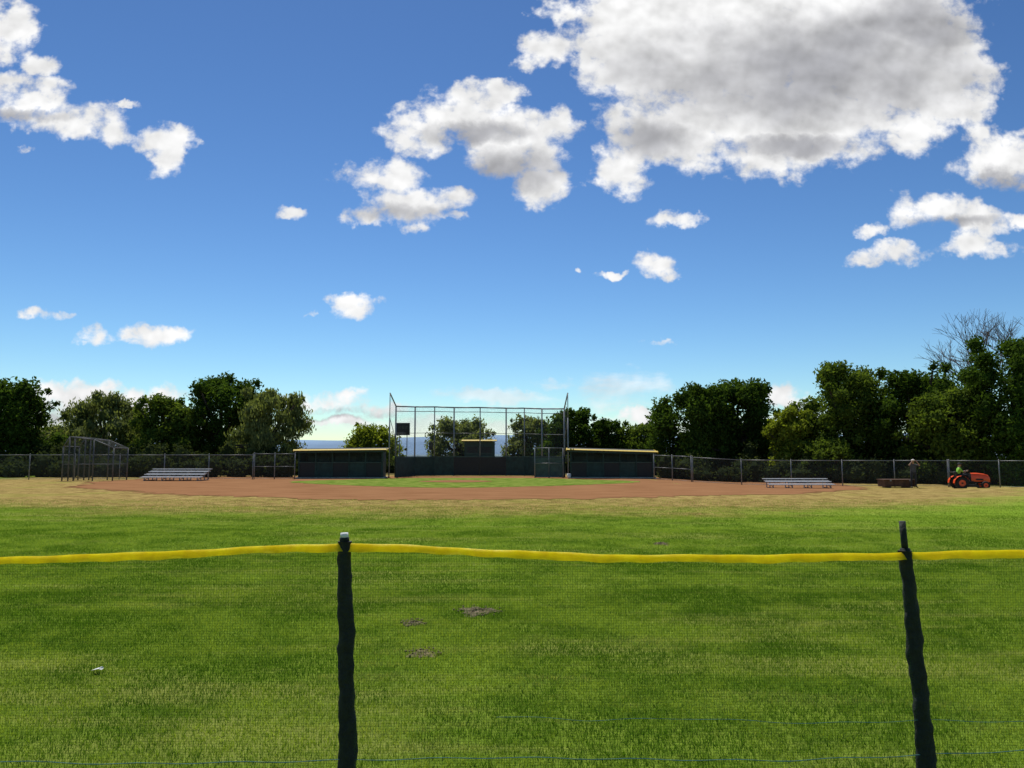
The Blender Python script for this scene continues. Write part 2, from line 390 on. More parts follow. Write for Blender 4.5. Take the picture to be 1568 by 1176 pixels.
# grass blades, instanced turf patches
M_blade=leafmat('grass_blades',(0.085,0.18,0.013),(0.33,0.43,0.065),0.42,(1.2,1.18,0.5),noise=False,gloss=0)
def turf(n,h,wd,seed):
    R=np.random.default_rng(seed)
    x=R.uniform(-.5,.5,n); y=R.uniform(-.5,.5,n); a=R.uniform(0,2*np.pi,n); L=R.uniform(0,2*np.pi,n)
    hh=h*R.uniform(.45,1.25,n); ln=hh*R.uniform(.2,1.0,n); ww=wd*R.uniform(.6,1.3,n)
    ca,sa=np.cos(a)*ww/2,np.sin(a)*ww/2
    v0=np.stack([x-ca,y-sa,0*x],1); v1=np.stack([x+ca,y+sa,0*x],1)
    mx,my=x+np.cos(L)*ln*.35,y+np.sin(L)*ln*.35
    v2=np.stack([mx+ca*.8,my+sa*.8,hh*.6],1); v3=np.stack([mx-ca*.8,my-sa*.8,hh*.6],1)
    v4=np.stack([x+np.cos(L)*ln,y+np.sin(L)*ln,hh],1)
    V=np.stack([v0,v1,v2,v3,v4],1).reshape(-1,3)
    i=np.arange(n)*5
    faces=[ (k,k+1,k+2,k+3) for k in i.tolist()]+[(k+3,k+2,k+4) for k in i.tolist()]
    me=bpy.data.meshes.new('turf_patch'); me.from_pydata(V.tolist(),[],faces); me.materials.append(M_blade)
    tint=np.repeat(np.clip(R.beta(2,2.5,n),0,1),5)
    at=me.attributes.new('tint','FLOAT','POINT'); at.data.foreach_set('value',tint.astype(np.float32)); return me
den=[turf(5600,0.030,0.0042,i) for i in range(5)]
lv=[[turf(n,0.030,0.0055,20+n+i) for i in range(3)] for n in (2800,1900,1100,550,220)]
grass=empty('grass')
for yi in range(3,30):
    hw=0.70*(yi+1)+0.8
    for xi in range(-int(hw)-1,int(hw)+2):
        if yi<10: me=random.choice(den)
        else: me=random.choice(lv[min(4,(yi-10)//4)])
        o=bpy.data.objects.new('turf',me); sc.collection.objects.link(o); o.parent=grass
        o.location=(xi,yi+0.5,0); o.rotation_euler=(0,0,random.choice((0,1,2,3))*math.pi/2)

# ---------- foreground temporary fence
D0=3.9
fence=empty('outfield_net_fence')
def fpt(px,py,D=D0): return Vector((uv(px,py)[0]*D,D,CAMZ+uv(px,py)[1]*D))
def sleeve(name,top,bot,rt,rb,cap,ext):
    o=MB(); n=16;K=60; ax=(Vector(bot)-Vector(top))
    rs=random.Random(int(top[0]*100)); ph=[rs.uniform(0,6) for _ in range(6)]
    for k in range(K+1):
        t=k/K; c=Vector(top)+ax*t+Vector((.003*math.sin(t*17+ph[3]),0,0)); r=rt+(rb-rt)*t
        for i in range(n):
            a=2*math.pi*i/n
            rr=r*(1+0.07*math.sin(2*a+t*14+ph[0])+0.07*math.sin(3*a-t*31+ph[1])+0.06*math.sin(t*57+a+ph[2])+.04*math.sin(t*97+2*a))+rs.uniform(-.0012,.0012)
            o.v.append((c.x+rr*math.cos(a),c.y+rr*math.sin(a),c.z))
    for k in range(K):
        for i in range(n):
            j=(i+1)%n; o.face((k*n+i,(k+1)*n+i,(k+1)*n+j,k*n+j),M_sleeve,None,True)
    o.face(list(range(n))[::-1],M_sleeve)
    T=Vector(top); d=-ax.normalized()
    if cap: 
        o.tube(T-d*0.005,T+d*0.02,0.024,M_sleeve,n=14); o.tube(T+d*0.015,T+d*0.042,0.0215,M_cap,0.019,n=16)
    if ext:
        o.tube(T-d*0.02,T+d*ext,0.0155,M_sleeve,n=12)
        o.tube(T-d*0.03,T+d*0.012,0.031,M_sleeve,0.022,n=12)
    return o.obj(name,fence)
sleeve('post_sleeve_1',fpt(527.5,829),(uv(535,1176)[0]*D0*1.0,D0,-0.02),0.034,0.045,True,0)
sleeve('post_sleeve_2',fpt(1386,843),(uv(1424,1176)[0]*D0,D0,-0.02),0.031,0.045,False,0.145)
sleeve('post_sleeve_3',fpt(-330,846),(uv(-350,1176)[0]*D0,D0,-0.02),0.033,0.045,True,0)
sleeve('post_sleeve_4',fpt(2250,835),(uv(2270,1176)[0]*D0,D0,-0.02),0.033,0.045,True,0)
prof=[(-330,849),(-120,862),(0,853),(100,849),(200,846),(300,841),(420,835),(527,831),(600,833),(700,838),(800,843),(900,847),(980,849),(1100,849),(1200,848),(1300,847),(1386,845),(1480,843),(1568,841),(1800,850),(2250,838)]
tp=[fpt(a,b) for a,b in prof]
cx_=[p.x for p in tp]; cz_=[p.z for p in tp]
def topz(x): return float(np.interp(x,cx_,cz_))
o=MB(); N=400; X=np.linspace(cx_[0],cx_[-1],N)
for s_,yo in ((0,-0.014),(1,0.010)):
    base=len(o.v)
    for i,x in enumerate(X):
        z=topz(x)+0.002*math.sin(x*9)+0.0012*math.sin(x*23+1)
        wv=0.004*math.sin(x*14+s_)+0.003*math.sin(x*41)+0.002*math.sin(x*93)
        hgt=0.036+0.003*math.sin(x*6)+0.002*math.sin(x*31)
        for k,(dy,dz) in enumerate(((0,0.0),(yo*.6+wv*0.3,-0.006),(yo+wv*.6,-hgt*0.5),(yo*1.5-wv*.6,-hgt))):
            o.v.append((x,D0-0.012+dy,z+dz))
    for i in range(N-1):
        for k in range(3): o.face((base+i*4+k,base+(i+1)*4+k,base+(i+1)*4+k+1,base+i*4+k+1),M_band,None,True)
o.obj('yellow_top_band',fence)
o=MB(); N=120; X=np.linspace(cx_[0],cx_[-1],N); K=10
for i,x in enumerate(X):
    for k in range(K+1):
        z1=topz(x)-0.012; z0=0.09+0.02*math.sin(x*3); z=z0+(z1-z0)*k/K
        o.v.append((x,D0-0.012+0.012*math.sin(x*4+k*.7)*(1-k/K),z))
for i in range(N-1):
    for k in range(K):
        a=i*(K+1)+k; b_=a+K+1; L=X[i]; L2=X[i+1]
        o.face((a,b_,b_+1,a+1),M_net,[(L,o.v[a][2]),(L2,o.v[b_][2]),(L2,o.v[b_+1][2]),(L,o.v[a+1][2])],True)
o.obj('netting',fence)
o=MB()
for (pl,r_) in (([(760,1097),(840,1100),(900,1103),(1050,1100),(1250,1108),(1410,1103),(1600,1106)],0.0012),([(-40,1165),(180,1170),(400,1167),(535,1164),(760,1160),(1000,1163),(1200,1165),(1420,1156),(1600,1148)],0.002)):
    q=[fpt(a,b,D0-0.02) for a,b in pl]; xs_=[p.x for p in q]; zs_=[p.z for p in q]
    XX=np.linspace(xs_[0],xs_[-1],60)
    P_=[(x,D0-0.02,float(np.interp(x,xs_,zs_))+0.004*math.sin(x*13)) for x in XX]
    o.path(P_,[r_]*60,M_cord,5)
o.obj('tie_cord',fence)

# ---------- trees
def foliage_mesh(name,lobes,n,size,mat,seed,hang=0.0,core=0.62,extra=None,shell=0.55):
    R=np.random.default_rng(seed); L=np.array([(c[0],c[1],c[2],r,r2) for c,r,r2 in lobes])
    wgt=L[:,3]*L[:,4]; wgt/=wgt.sum(); k=R.choice(len(L),n,p=wgt)
    d=R.normal(size=(n,3)); d/=np.linalg.norm(d,axis=1)[:,None]
    rad=shell+(1.06-shell)*R.random(n)**0.8
    rad*=1+0.13*np.sin(d[:,0]*9+k)+0.11*np.sin(d[:,2]*11+2*k)+R.normal(0,.07,n)
    C=L[k,:3]+d*np.stack([L[k,3],L[k,3],L[k,4]],1)*rad[:,None]
    if hang: C[:,2]-=hang*0.35*R.random(n)*L[k,4]
    s=size*R.uniform(.5,1.35,n)
    a=R.normal(size=(n,3)); 
    if hang: a=a*(1-hang)+np.array([0,0,-1.5])*hang
    a/=np.linalg.norm(a,axis=1)[:,None]; b=np.cross(a,R.normal(size=(n,3))); b/=np.linalg.norm(b,axis=1)[:,None]
    wd=0.5-0.2*hang
    V=np.stack([C+a*s[:,None],C+b*s[:,None]*wd,C-a*s[:,None],C-b*s[:,None]*wd],1).reshape(-1,3)
    q=np.arange(n)*4; F_=np.stack([q,q+1,q+2,q+3],1)
    lobet=R.uniform(0,.65,len(L)); tint=np.clip(lobet[k]+R.uniform(-.15,.35,n)+0.18*d[:,2],0,1)  # leaves on lobe tops tinted lighter, overhead light put into the colour
    V=V.tolist(); F_=F_.tolist(); tint=np.repeat(tint,4).tolist(); mi=[0]*n
    for (c,r,r2) in lobes:   # added inner blobs block light; shade put in as the darkest tint
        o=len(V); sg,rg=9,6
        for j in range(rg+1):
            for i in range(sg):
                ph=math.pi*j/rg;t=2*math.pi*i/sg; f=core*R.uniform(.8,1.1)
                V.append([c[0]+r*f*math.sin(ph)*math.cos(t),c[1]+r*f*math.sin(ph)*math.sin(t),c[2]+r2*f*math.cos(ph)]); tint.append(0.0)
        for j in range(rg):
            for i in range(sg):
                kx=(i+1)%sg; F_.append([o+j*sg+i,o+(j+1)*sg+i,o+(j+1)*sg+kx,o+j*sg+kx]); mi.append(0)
    mats=[mat]
    if extra:
        mats.append(M_bark); o=len(V); V+= [list(p) for p in extra.v]; tint+=[0]*len(extra.v)
        for f in extra.f: F_.append([o+i for i in f]); mi.append(1)
    me=bpy.data.meshes.new(name); me.from_pydata(V,[],F_)
    for mm in mats: me.materials.append(mm)
    me.polygons.foreach_set('material_index',mi)
    at=me.attributes.new('tint','FLOAT','POINT'); at.data.foreach_set('value',np.array(tint,dtype=np.float32)); me.update()
    ob=bpy.data.objects.new(name,me); sc.collection.objects.link(ob); return ob
def tree(name,x0,x1,ytop,D,mat,seed,ybot=712,n=13000,size=0.17,hang=0.0,K=24):
    R=random.Random(seed); cx=sx((x0+x1)/2,D); hw=(x1-x0)/2/F*D*1.08; zt=sz(ytop,D); zb=max(sz(ybot,D),gz(cx,D)+0.3); H=zt-zb
    lobes=[]; a0=R.uniform(0,6)
    skew=R.uniform(-.15,.15)
    for i in range(K):
        t=(i+0.5)/K
        z=zb+H*(0.06+0.80*t)
        pr=math.sqrt(max(0.05,1-((t-0.35)/0.76)**2)) 
        a=a0+i*2.4+R.uniform(-.4,.4); rad=hw*pr*R.uniform(0.42,0.80)
        r=hw*R.uniform(0.22,0.38)*(0.75+0.35*pr)
        lobes.append(((rad*math.cos(a)+skew*hw*t,rad*math.sin(a)*0.9,z),r,min(r,H*.3)*R.uniform(0.7,0.95)))
    for i in range(6):
        r=hw*R.uniform(.16,.30); lobes.append(((hw*(skew+R.uniform(-.5,.5)),hw*R.uniform(-.3,.3),zt-r*R.uniform(.7,1.7)),r,r*.9))
    for i in range(12):   # small protruding sprays break up the outline
        t=R.uniform(.15,1.0); a=R.uniform(0,6.28); pr=math.sqrt(max(.05,1-((t-.35)/.76)**2)); r=hw*R.uniform(.07,.16)
        lobes.append(((hw*pr*1.02*math.cos(a)+skew*hw*t,hw*pr*.9*math.sin(a),zb+H*t),r,r))
    tr=MB(); g0=gz(cx,D); tw=0.045*H+0.06
    fork=(R.uniform(-.2,.2),R.uniform(-.2,.2),zb+H*0.25)
    tr.path([(0,0,g0-0.2),(R.uniform(-.1,.1),0,(g0+fork[2])/2),fork],[tw*1.3,tw,tw*.8],M_bark,9)
    for (c,r,r2) in R.sample(lobes,min(12,len(lobes))):
        mid=((fork[0]+c[0])/2+R.uniform(-.2,.2),(fork[1]+c[1])/2,(fork[2]+c[2])/2+.1)
        tr.path([fork,mid,c],[tw*.5,tw*.33,tw*.12],M_bark,6)
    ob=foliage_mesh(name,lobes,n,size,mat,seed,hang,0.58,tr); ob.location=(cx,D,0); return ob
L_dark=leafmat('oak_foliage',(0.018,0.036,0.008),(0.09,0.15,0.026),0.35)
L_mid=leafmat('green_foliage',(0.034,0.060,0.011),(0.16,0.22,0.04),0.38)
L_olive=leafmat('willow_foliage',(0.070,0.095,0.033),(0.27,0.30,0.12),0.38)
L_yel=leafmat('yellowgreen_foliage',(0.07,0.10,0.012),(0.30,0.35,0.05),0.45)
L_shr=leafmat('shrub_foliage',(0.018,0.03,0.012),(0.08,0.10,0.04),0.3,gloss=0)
TR=[('oak_tree',-75,70,578,66,L_dark,1,714,15000,.17,0),
('willow_tree',92,224,600,74,L_olive,2,716,14000,.17,.6),
('willow_tree',20,115,650,78,L_olive,3,716,7000,.17,.4),
('green_tree',205,310,606,72,L_mid,4,716,12000,.17,.2),
('oak_tree',270,402,570,76,L_dark,5,716,17000,.17,0),
('willow_tree',350,466,594,70,L_olive,6,716,14000,.16,.7),
('shrub_tree',532,620,650,80,L_yel,7,722,6500,.16,.1),
('small_tree',652,750,638,84,L_olive,8,720,7500,.17,.2),
('small_tree',776,852,636,84,L_olive,9,720,6500,.17,.2),
('oak_tree',825,918,626,78,L_dark,10,716,10000,.17,0),
('oak_tree',895,962,640,80,L_dark,11,716,7000,.17,0),
('green_tree',940,1015,648,80,L_mid,12,716,7000,.17,0),
('oak_tree',994,1125,588,66,L_dark,13,724,16000,.155,0),
('oak_tree',1065,1196,577,68,L_dark,14,724,17000,.155,0),
('green_tree',1180,1262,622,62,L_yel,15,730,10000,.15,.3),
('oak_tree',1226,1380,557,62,L_mid,16,726,20000,.15,0),
('oak_tree',1325,1484,566,60,L_dark,17,726,20000,.15,0),
('green_tree',1385,1510,594,56,L_mid,18,734,14000,.14,.1),
('oak_tree',1468,1640,516,54,L_dark,19,738,26000,.14,0),
('oak_tree',1600,1800,540,56,L_mid,20,738,14000,.16,0),
('oak_tree',-260,-60,560,70,L_mid,21,712,12000,.18,0),
('green_tree',1120,1240,650,72,L_dark,22,724,9000,.17,0),
('green_tree',1225,1310,672,59,L_mid,23,736,7000,.13,.2)]
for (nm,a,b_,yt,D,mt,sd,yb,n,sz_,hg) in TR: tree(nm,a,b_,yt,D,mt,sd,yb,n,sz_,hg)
# bare tree
bt=MB(); RB=random.Random(5)
def branch(p,d,L,r,dep):
    q=p+d*L; bt.path([tuple(p),tuple(p+d*L*.5+Vector((RB.uniform(-.05,.05),0,RB.uniform(-.03,.05)))*L),tuple(q)],[r,r*.85,r*.72],M_twig,5 if dep<3 else 3)
    if dep>=6: return
    for _ in range(3 if dep>0 else 5):
        nd=(d+Vector((RB.uniform(-1,1),RB.uniform(-1,1),RB.uniform(-.35,.6)))*0.75).normalized()
        branch(q,nd,L*RB.uniform(.62,.85),r*.62,dep+1)
branch(Vector((0,0,-.3)),Vector((0,0,1)),3.8,.19,0)
bt.obj('bare_tree',loc=(sx(1556,59),59,0))
# undergrowth behind the fences
def hedge(name,segs,mat,seed,n,size):
    R=random.Random(seed); lobes=[]
    for (x0,y0,x1,y1,h,cnt) in segs:
        for i in range(cnt):
            t=(i+R.random())/cnt; x=x0+(x1-x0)*t; y=y0+(y1-y0)*t+R.uniform(-1,1); r=R.uniform(.7,1.2)
            hh=h*R.uniform(.6,1.15); lobes.append(((x,y,gz(x,y)+hh*.45),r,hh*.6))
    return foliage_mesh(name,lobes,n,size,mat,seed,0,0.85)
hedge('hedge',[(-46,60,-17,61,1.6,40),(-50,66,-17,67,2.4,34)],L_shr,31,30000,.12)
hedge('hedge',[(12,61,40,53,1.7,40),(13,66,44,57,2.8,36)],L_shr,32,30000,.12)
hedge('hedge',[(-19,74,14,74,1.5,30)],L_shr,33,12000,.14)

# distant hills and town
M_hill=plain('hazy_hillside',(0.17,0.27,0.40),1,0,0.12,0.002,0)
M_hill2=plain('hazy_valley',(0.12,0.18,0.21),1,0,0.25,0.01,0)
def hills(name,D,base,amp,mat,seed,x0,x1,n=160,yd=500):
    R=random.Random(seed); ph=[R.uniform(0,6) for _ in range(6)]; o=MB()
    for i in range(n+1):
        t=i/n; x=x0+(x1-x0)*t
        h=base+amp*(0.5*math.sin(t*9+ph[0])+.28*math.sin(t*21+ph[1])+.12*math.sin(t*53+ph[2])+.06*math.sin(t*111+ph[3]))
        o.v+= [(x,D,-30),(x,D+yd*.6,-26+(h+26)*.7),(x,D+yd,h),(x,D+2*yd,-30)]
    for i in range(n):
        for k in range(3): o.face((i*4+k,(i+1)*4+k,(i+1)*4+k+1,i*4+k+1),mat,None,True)
    o.obj(name)
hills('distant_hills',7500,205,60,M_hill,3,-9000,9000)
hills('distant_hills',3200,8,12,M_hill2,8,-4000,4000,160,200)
M_house=plain('pale_render',(0.45,0.45,0.44),0.9,0,0.2,0.02,0)
o=MB(); R=random.Random(9)
for i in range(420):
    y=R.uniform(700,2600); x=R.uniform(-.6,.3)*y; wx=R.uniform(8,22); h=R.uniform(4,10)
    o.box((x,y,-26+h/2),(wx,12,h),M_house); 
    b=len(o.v); o.v+= [(x-wx/2-1,y-7,-26+h),(x+wx/2+1,y-7,-26+h),(x+wx/2+1,y+7,-26+h),(x-wx/2-1,y+7,-26+h),(x-wx/2,y,-22+h),(x+wx/2,y,-22+h)]
    for f in ((0,1,5,4),(2,3,4,5),(1,2,5),(3,0,4)): o.face([b+k for k in f],M_roof)
o.obj('distant_town')
R=random.Random(4); lob=[]
for i in range(260):
    y=R.uniform(300,1500); x=R.uniform(-.6,.5)*y; r=R.uniform(5,10); lob.append(((x,y,gz(x,y)+r*.5),r,r*.8))
foliage_mesh('distant_trees',lob,26000,1.1,L_mid,55,0,0.85)

# ---------- chain-link fences
def chain_fence(name,a,b,h,post=3.0,mid=False):
    o=MB(); a=Vector((a[0],a[1])); b=Vector((b[0],b[1])); L=(b-a).length; n=max(1,round(L/post))
    for i in range(n+1):
        p=a+(b-a)*i/n; g0=gz(p.x,p.y); o.tube((p.x,p.y,g0-.1),(p.x,p.y,g0+h+.04),0.035,M_galv,n=8); o.ball((p.x,p.y,g0+h+.05),.042,M_galv,8,5)
    for i in range(n):
        p=a+(b-a)*i/n; q=a+(b-a)*(i+1)/n; g0=gz(p.x,p.y); g1=gz(q.x,q.y)
        o.tube((p.x,p.y,g0+h),(q.x,q.y,g1+h),0.024,M_galv,n=6)
        if mid: o.tube((p.x,p.y,g0+h*.5),(q.x,q.y,g1+h*.5),0.02,M_galv,n=6)
        o.tube((p.x,p.y,g0+.06),(q.x,q.y,g1+.06),0.012,M_galv,n=5)
        o.quad([(p.x,p.y-.04,g0+.03),(q.x,q.y-.04,g1+.03),(q.x,q.y-.04,g1+h),(p.x,p.y-.04,g0+h)],M_chain,[(i*L/n,0),((i+1)*L/n,0),((i+1)*L/n,h),(i*L/n,h)])
    return o.obj(name)
chain_fence('chain_link_fence',(-46,53.5),(sx(388,55),55),1.72)
chain_fence('chain_link_gate',(sx(388,55)+.1,55),(sx(452,55.5),55.5),1.8,1.6,True)
chain_fence('chain_link_gate',(sx(1003,55),55.5),(sx(1058,53),53),1.72,1.4,True)
chain_fence('chain_link_fence',(sx(1060,53),53),(sx(1450,50),50),1.68)
chain_fence('chain_link_fence',(sx(1452,50),50),(36,47),1.68)

# bullpen cage at left
o=MB(); x0,x1=sx(106,51.4),sx(174,51.4); yA,yB=51.4,53.3
zr=sz(668,52); zl=sz(686,52)
PR=[(x0-.4,zl+.1),(x0,zr-.05),(x0+(x1-x0)*.55,zr-.25),(x1,zl)]
for x,z in PR+[(x0+.35,zr-.12)]:
    for y in (yA,yB): o.tube((x,y,0),(x,y,z),.045,M_dsteel,n=8)
    o.tube((x,yA,z),(x,yB,z),.03,M_dsteel,n=6)
for k in range(3):
    (xa,za),(xb,zb_)=PR[k],PR[k+1]
    for y in (yA,yB):
        o.tube((xa,y,za),(xb,y,zb_),.035,M_dsteel,n=6); o.tube((xa,y,1.1),(xb,y,1.1),.022,M_dsteel,n=6)
        o.quad([(xa,y+.03,.02),(xb,y+.03,.02),(xb,y+.03,zb_),(xa,y+.03,za)],M_chain,[(xa,0),(xb,0),(xb,zb_),(xa,za)])
    o.quad([(xa,yA,za),(xb,yA,zb_),(xb,yB,zb_),(xa,yB,za)],M_chain,[(xa,0),(xb,0),(xb,2.6),(xa,2.6)])
for x,z in ((x0-.4,zl+.1),(x1,zl)): o.quad([(x,yA,.02),(x,yB,.02),(x,yB,z),(x,yA,z)],M_chain,[(0,0),(2.6,0),(2.6,z),(0,z)])
o.obj('bullpen_cage')

# bleachers
def bleachers(name,x,y,w_,rows,rise,g0):
    o=MB()
    for r_ in range(rows):
        yy_=r_*0.6; z=0.25+r_*rise
        o.box((0,yy_,z),(w_,0.26,0.045),M_alu)
        if r_>0: o.box((0,yy_-.3,z-rise*.75),(w_,0.22,0.035),M_alu)
    top=0.25+(rows-1)*rise
    for k in range(4):
        xx=-w_/2+.25+k*(w_-.5)/3
        for r_ in range(rows):
            o.box((xx,r_*.6,(0.25+r_*rise-.023)/2),(.05,.05,0.25+r_*rise-.046),M_galv)
        o.tube((xx,-.1,.04),(xx,(rows-1)*.6+.1,.04),.025,M_galv,n=6)
        o.tube((xx+.03,0,.06),(xx+.03,(rows-1)*.6,top-.1),.02,M_galv,n=6)
    o.obj(name,loc=(x,y,g0))
bleachers('aluminum_bleachers',sx(266,51.5),51.2,4.0,4,0.17,0)
bleachers('aluminum_bleachers',sx(1219,48),47.2,4.0,3,0.16,gz(sx(1219,48),47.5))

# ---------- dugouts
def dugout(name,xa,xb,D,H,rot,side,zslope):
    W=(xb-xa); o=MB(); dp=2.6
    o.box((0,dp/2,0.04),(W+.3,dp+.3,.08),M_conc)
    o.box((0,dp-.06,.08+H/2-.05),(W-.02,.12,H-.1),M_green)
    for s_ in (-1,1): o.box((s_*(W/2-.06),dp/2-.08,.08+(H-.1)/2-.002),(.12,dp-.18,H-.104),M_green)
    n=5
    for i in range(n+1):
        x=-W/2+.06+i*(W-.12)/n
        o.box((x,0.0,.08+(H-.1)/2),(.09,.11,H-.1),M_green)
        if i<n:
            xm_=x+(W-.12)/n/2
            o.box((xm_,0.02,.08+.55),((W-.12)/n-.094,.06,1.05),M_green if i%2 else M_black)
            o.box((xm_,0.0,.08+1.10),((W-.12)/n-.094,.1,.05),M_greenl)
            o.quad([(xm_-.6,.03,1.2),(xm_+.6,.03,1.2),(xm_+.6,.03,H-.05),(xm_-.6,.03,H-.05)],M_chain,[(0,0),(1.2,0),(1.2,.8),(0,.8)])
    for k in range(3): o.box((-W/3+k*W/3,dp-.14,1.45),(W/3-.5,.04,.34),M_greenl)
    o.box((0,dp-.45,.5),(W-.5,.35,.06),M_wood)
    for i in range(4): o.box((-W/2+.6+i*(W-1.2)/3,dp-.45,.275),(.08,.3,.388),M_wood)
    t=Matrix.Rotation(math.radians(3),3,'X')@Matrix.Rotation(zslope,3,'Y')
    o.box((0,dp/2-.1,H+.12),(W+.5,dp+.7,.09),M_roof,tilt=t)
    # yellow drip-edge, sloping forward off the roof
    o.box((0,-.50,H+.105),(W+.54,.13,.02),M_yellow,tilt=Matrix.Rotation(zslope,3,'Y')@Matrix.Rotation(math.radians(38),3,'X'))
    for s_ in (-1,1): o.box((s_*(W/2+.275),dp/2-.1,H+.12-s_*math.sin(zslope)*W/2),(.04,dp+.7,.11),M_yellow,tilt=t)
    o.box((0,-.40,H-.03),(W+.3,.04,.16),M_green,tilt=Matrix.Rotation(zslope,3,'Y'))
    o.obj(name,loc=((xa+xb)/2,D,0),rot=rot)
dugout('dugout',sx(458,57),sx(586,57),57,2.0,math.radians(4),1,math.radians(-0.6))
dugout('dugout',sx(873,57.5),sx(1000,57.5),57.5,1.95,math.radians(-5),-1,math.radians(1.6))
# ---------- backstop
o=MB()
xl,xr=sx(604,59),sx(865,59)
cols=[(xl,59.5),(sx(635,63),63),(sx(665,64.5),64.5),(sx(695,65),65),(sx(735,65),65),(sx(775,65),65),(sx(803,64.5),64.5),(sx(830,63),63),(xr,59.5)]
tops=[sz(622,59.5),sz(623,63),sz(623,64.5),sz(624,65),sz(624,65),sz(625,65),sz(625,64.5),sz(626,63),sz(626,59.5)]
for i,((x,y),z) in enumerate(zip(cols,tops)):
    rr=.06 if i in(0,8,3,5,1,7) else .045
    o.tube((x,y,0),(x,y,z),rr,M_galv,n=8)
    if i<8:
        (x2,y2),z2=cols[i+1],tops[i+1]
        o.tube((x,y,z),(x2,y2,z2),.055,M_galv,n=8); o.tube((x,y,z-.38),(x2,y2,z2-.38),.03,M_galv,n=6)
        o.tube((x,y,z*.62),(x2,y2,z2*.62),.022,M_galv,n=6)
        L=math.hypot(x2-x,y2-y)
        o.quad([(x,y-.05,1.5),(x2,y2-.05,1.5),(x2,y2-.05,z2),(x,y-.05,z)],M_chain,[(0,0),(L,0),(L,z2),(0,z)])
        a=math.atan2(y2-y,x2-x); mt=M_black if i in (3,4) else M_green
        o.box(((x+x2)/2,(y+y2)/2-.15,.78),(L-.02,.08,1.52),mt,rot=a)
        o.box(((x+x2)/2,(y+y2)/2-.15,1.575),(L-.02,.12,.06),M_greenl,rot=a)
for s_,(xc,yc),zc,px in ((-1,cols[0],tops[0],596),(1,cols[8],tops[8],870)):
    tip=(sx(px,58),58.0,sz(602,58)); o.tube((xc,yc,zc),tip,.05,M_galv,n=7)
    foot=(sx(px,57.8),57.8,0); o.tube((foot[0],foot[1],0),(foot[0],foot[1],sz(640,58)),.05,M_galv,n=7)
    o.tube(tip,(foot[0],foot[1],sz(640,58)),.03,M_galv,n=6)
    o.tube((xc,yc,sz(672,58)),(foot[0],foot[1],sz(640,58)),.025,M_galv,n=6)
    o.quad([(xc,yc,1.2),(foot[0],foot[1],1.2),(foot[0],foot[1],sz(640,58)),(xc,yc,zc)],M_chain,[(0,0),(2,0),(2,4),(0,5)])
    o.quad([(xc,yc,zc),(foot[0],foot[1],sz(640,58)),tip],M_chain,[(0,0),(2,0),(1,2)])
o.obj('backstop')
o=MB(); xa,xb=sx(819,58),sx(862,58)
for x in (xa,(xa+xb)/2,xb): o.tube((x,58,0),(x,58,sz(686,58)),.04,M_galv,n=8)
for z in (.1,1.1,sz(686,58)): o.tube((xa,58,z),(xb,58,z),.03,M_galv,n=6)
o.quad([(xa,57.95,.05),(xb,57.95,.05),(xb,57.95,sz(686,58)),(xa,57.95,sz(686,58))],M_chain,[(0,0),(2.1,0),(2.1,2.2),(0,2.2)])
o.quad([(xa+.02,58.06,.05),(xb-.02,58.06,.05),(xb-.02,58.06,1.5),(xa+.02,58.06,1.5)],M_greenl)
o.obj('chain_link_gate')
# scoreboard
o=MB(); x=sx(617,61.5); z=sz(657,61.5)
o.box((x,61.45,z),(1.02,.14,.92),M_black); 
for dx_ in (-.52,.52): o.box((x+dx_,61.43,z),(.03,.17,.98),M_galv)
for dz_ in (-.475,.475): o.box((x,61.43,z+dz_),(1.01,.17,.03),M_galv)
for k in range(3): o.box((x-.3+k*.3,61.37,z+.12),(.2,.015,.26),M_roof)
for dx_ in (-.3,.3): o.tube((x+dx_,61.56,z-.45),(x+dx_,61.56,0),.035,M_galv,n=7)
o.obj('scoreboard')
o=MB(); x=sx(660,64.2); z=sz(683,64.2); o.box((x,64.1,z),(.34,.06,.62),M_black); o.box((x,64.06,z+.05),(.26,.015,.36),M_roof); o.tube((x,64.17,0),(x,64.17,z+.2),.03,M_galv,n=7); o.obj('notice_board')
# announcer booth behind the backstop
o=MB(); D=69; xa,xb=sx(711,D),sx(757,D); zt_=sz(676,D)
o.box(((xa+xb)/2,D+1,zt_/2),(xb-xa,2,zt_),M_green)
o.box(((xa+xb)/2,D+.9,zt_+.09),(xb-xa+.4,2.6,.08),M_roof); o.box(((xa+xb)/2,D-.46,zt_+.09),(xb-xa+.44,.16,.03),M_yellow,tilt=Matrix.Rotation(math.radians(38),3,'X'))
for k in range(2):
    xx=xa+(xb-xa)*(.27+.46*k); o.box((xx,D-.012,zt_-.75),(.95,.03,.55),M_black); o.box((xx,D-.03,zt_-1.05),(1.05,.06,.05),M_greenl)
o.obj('announcer_booth')
o=MB(); o.tube((0,0,0),(0,0,.34),.13,M_cap,.15,n=14); o.tube((0,0,.33),(0,0,.355),.157,M_cap,.157,n=14); o.obj('white_bucket',loc=(sx(872,56),56.6,.02))

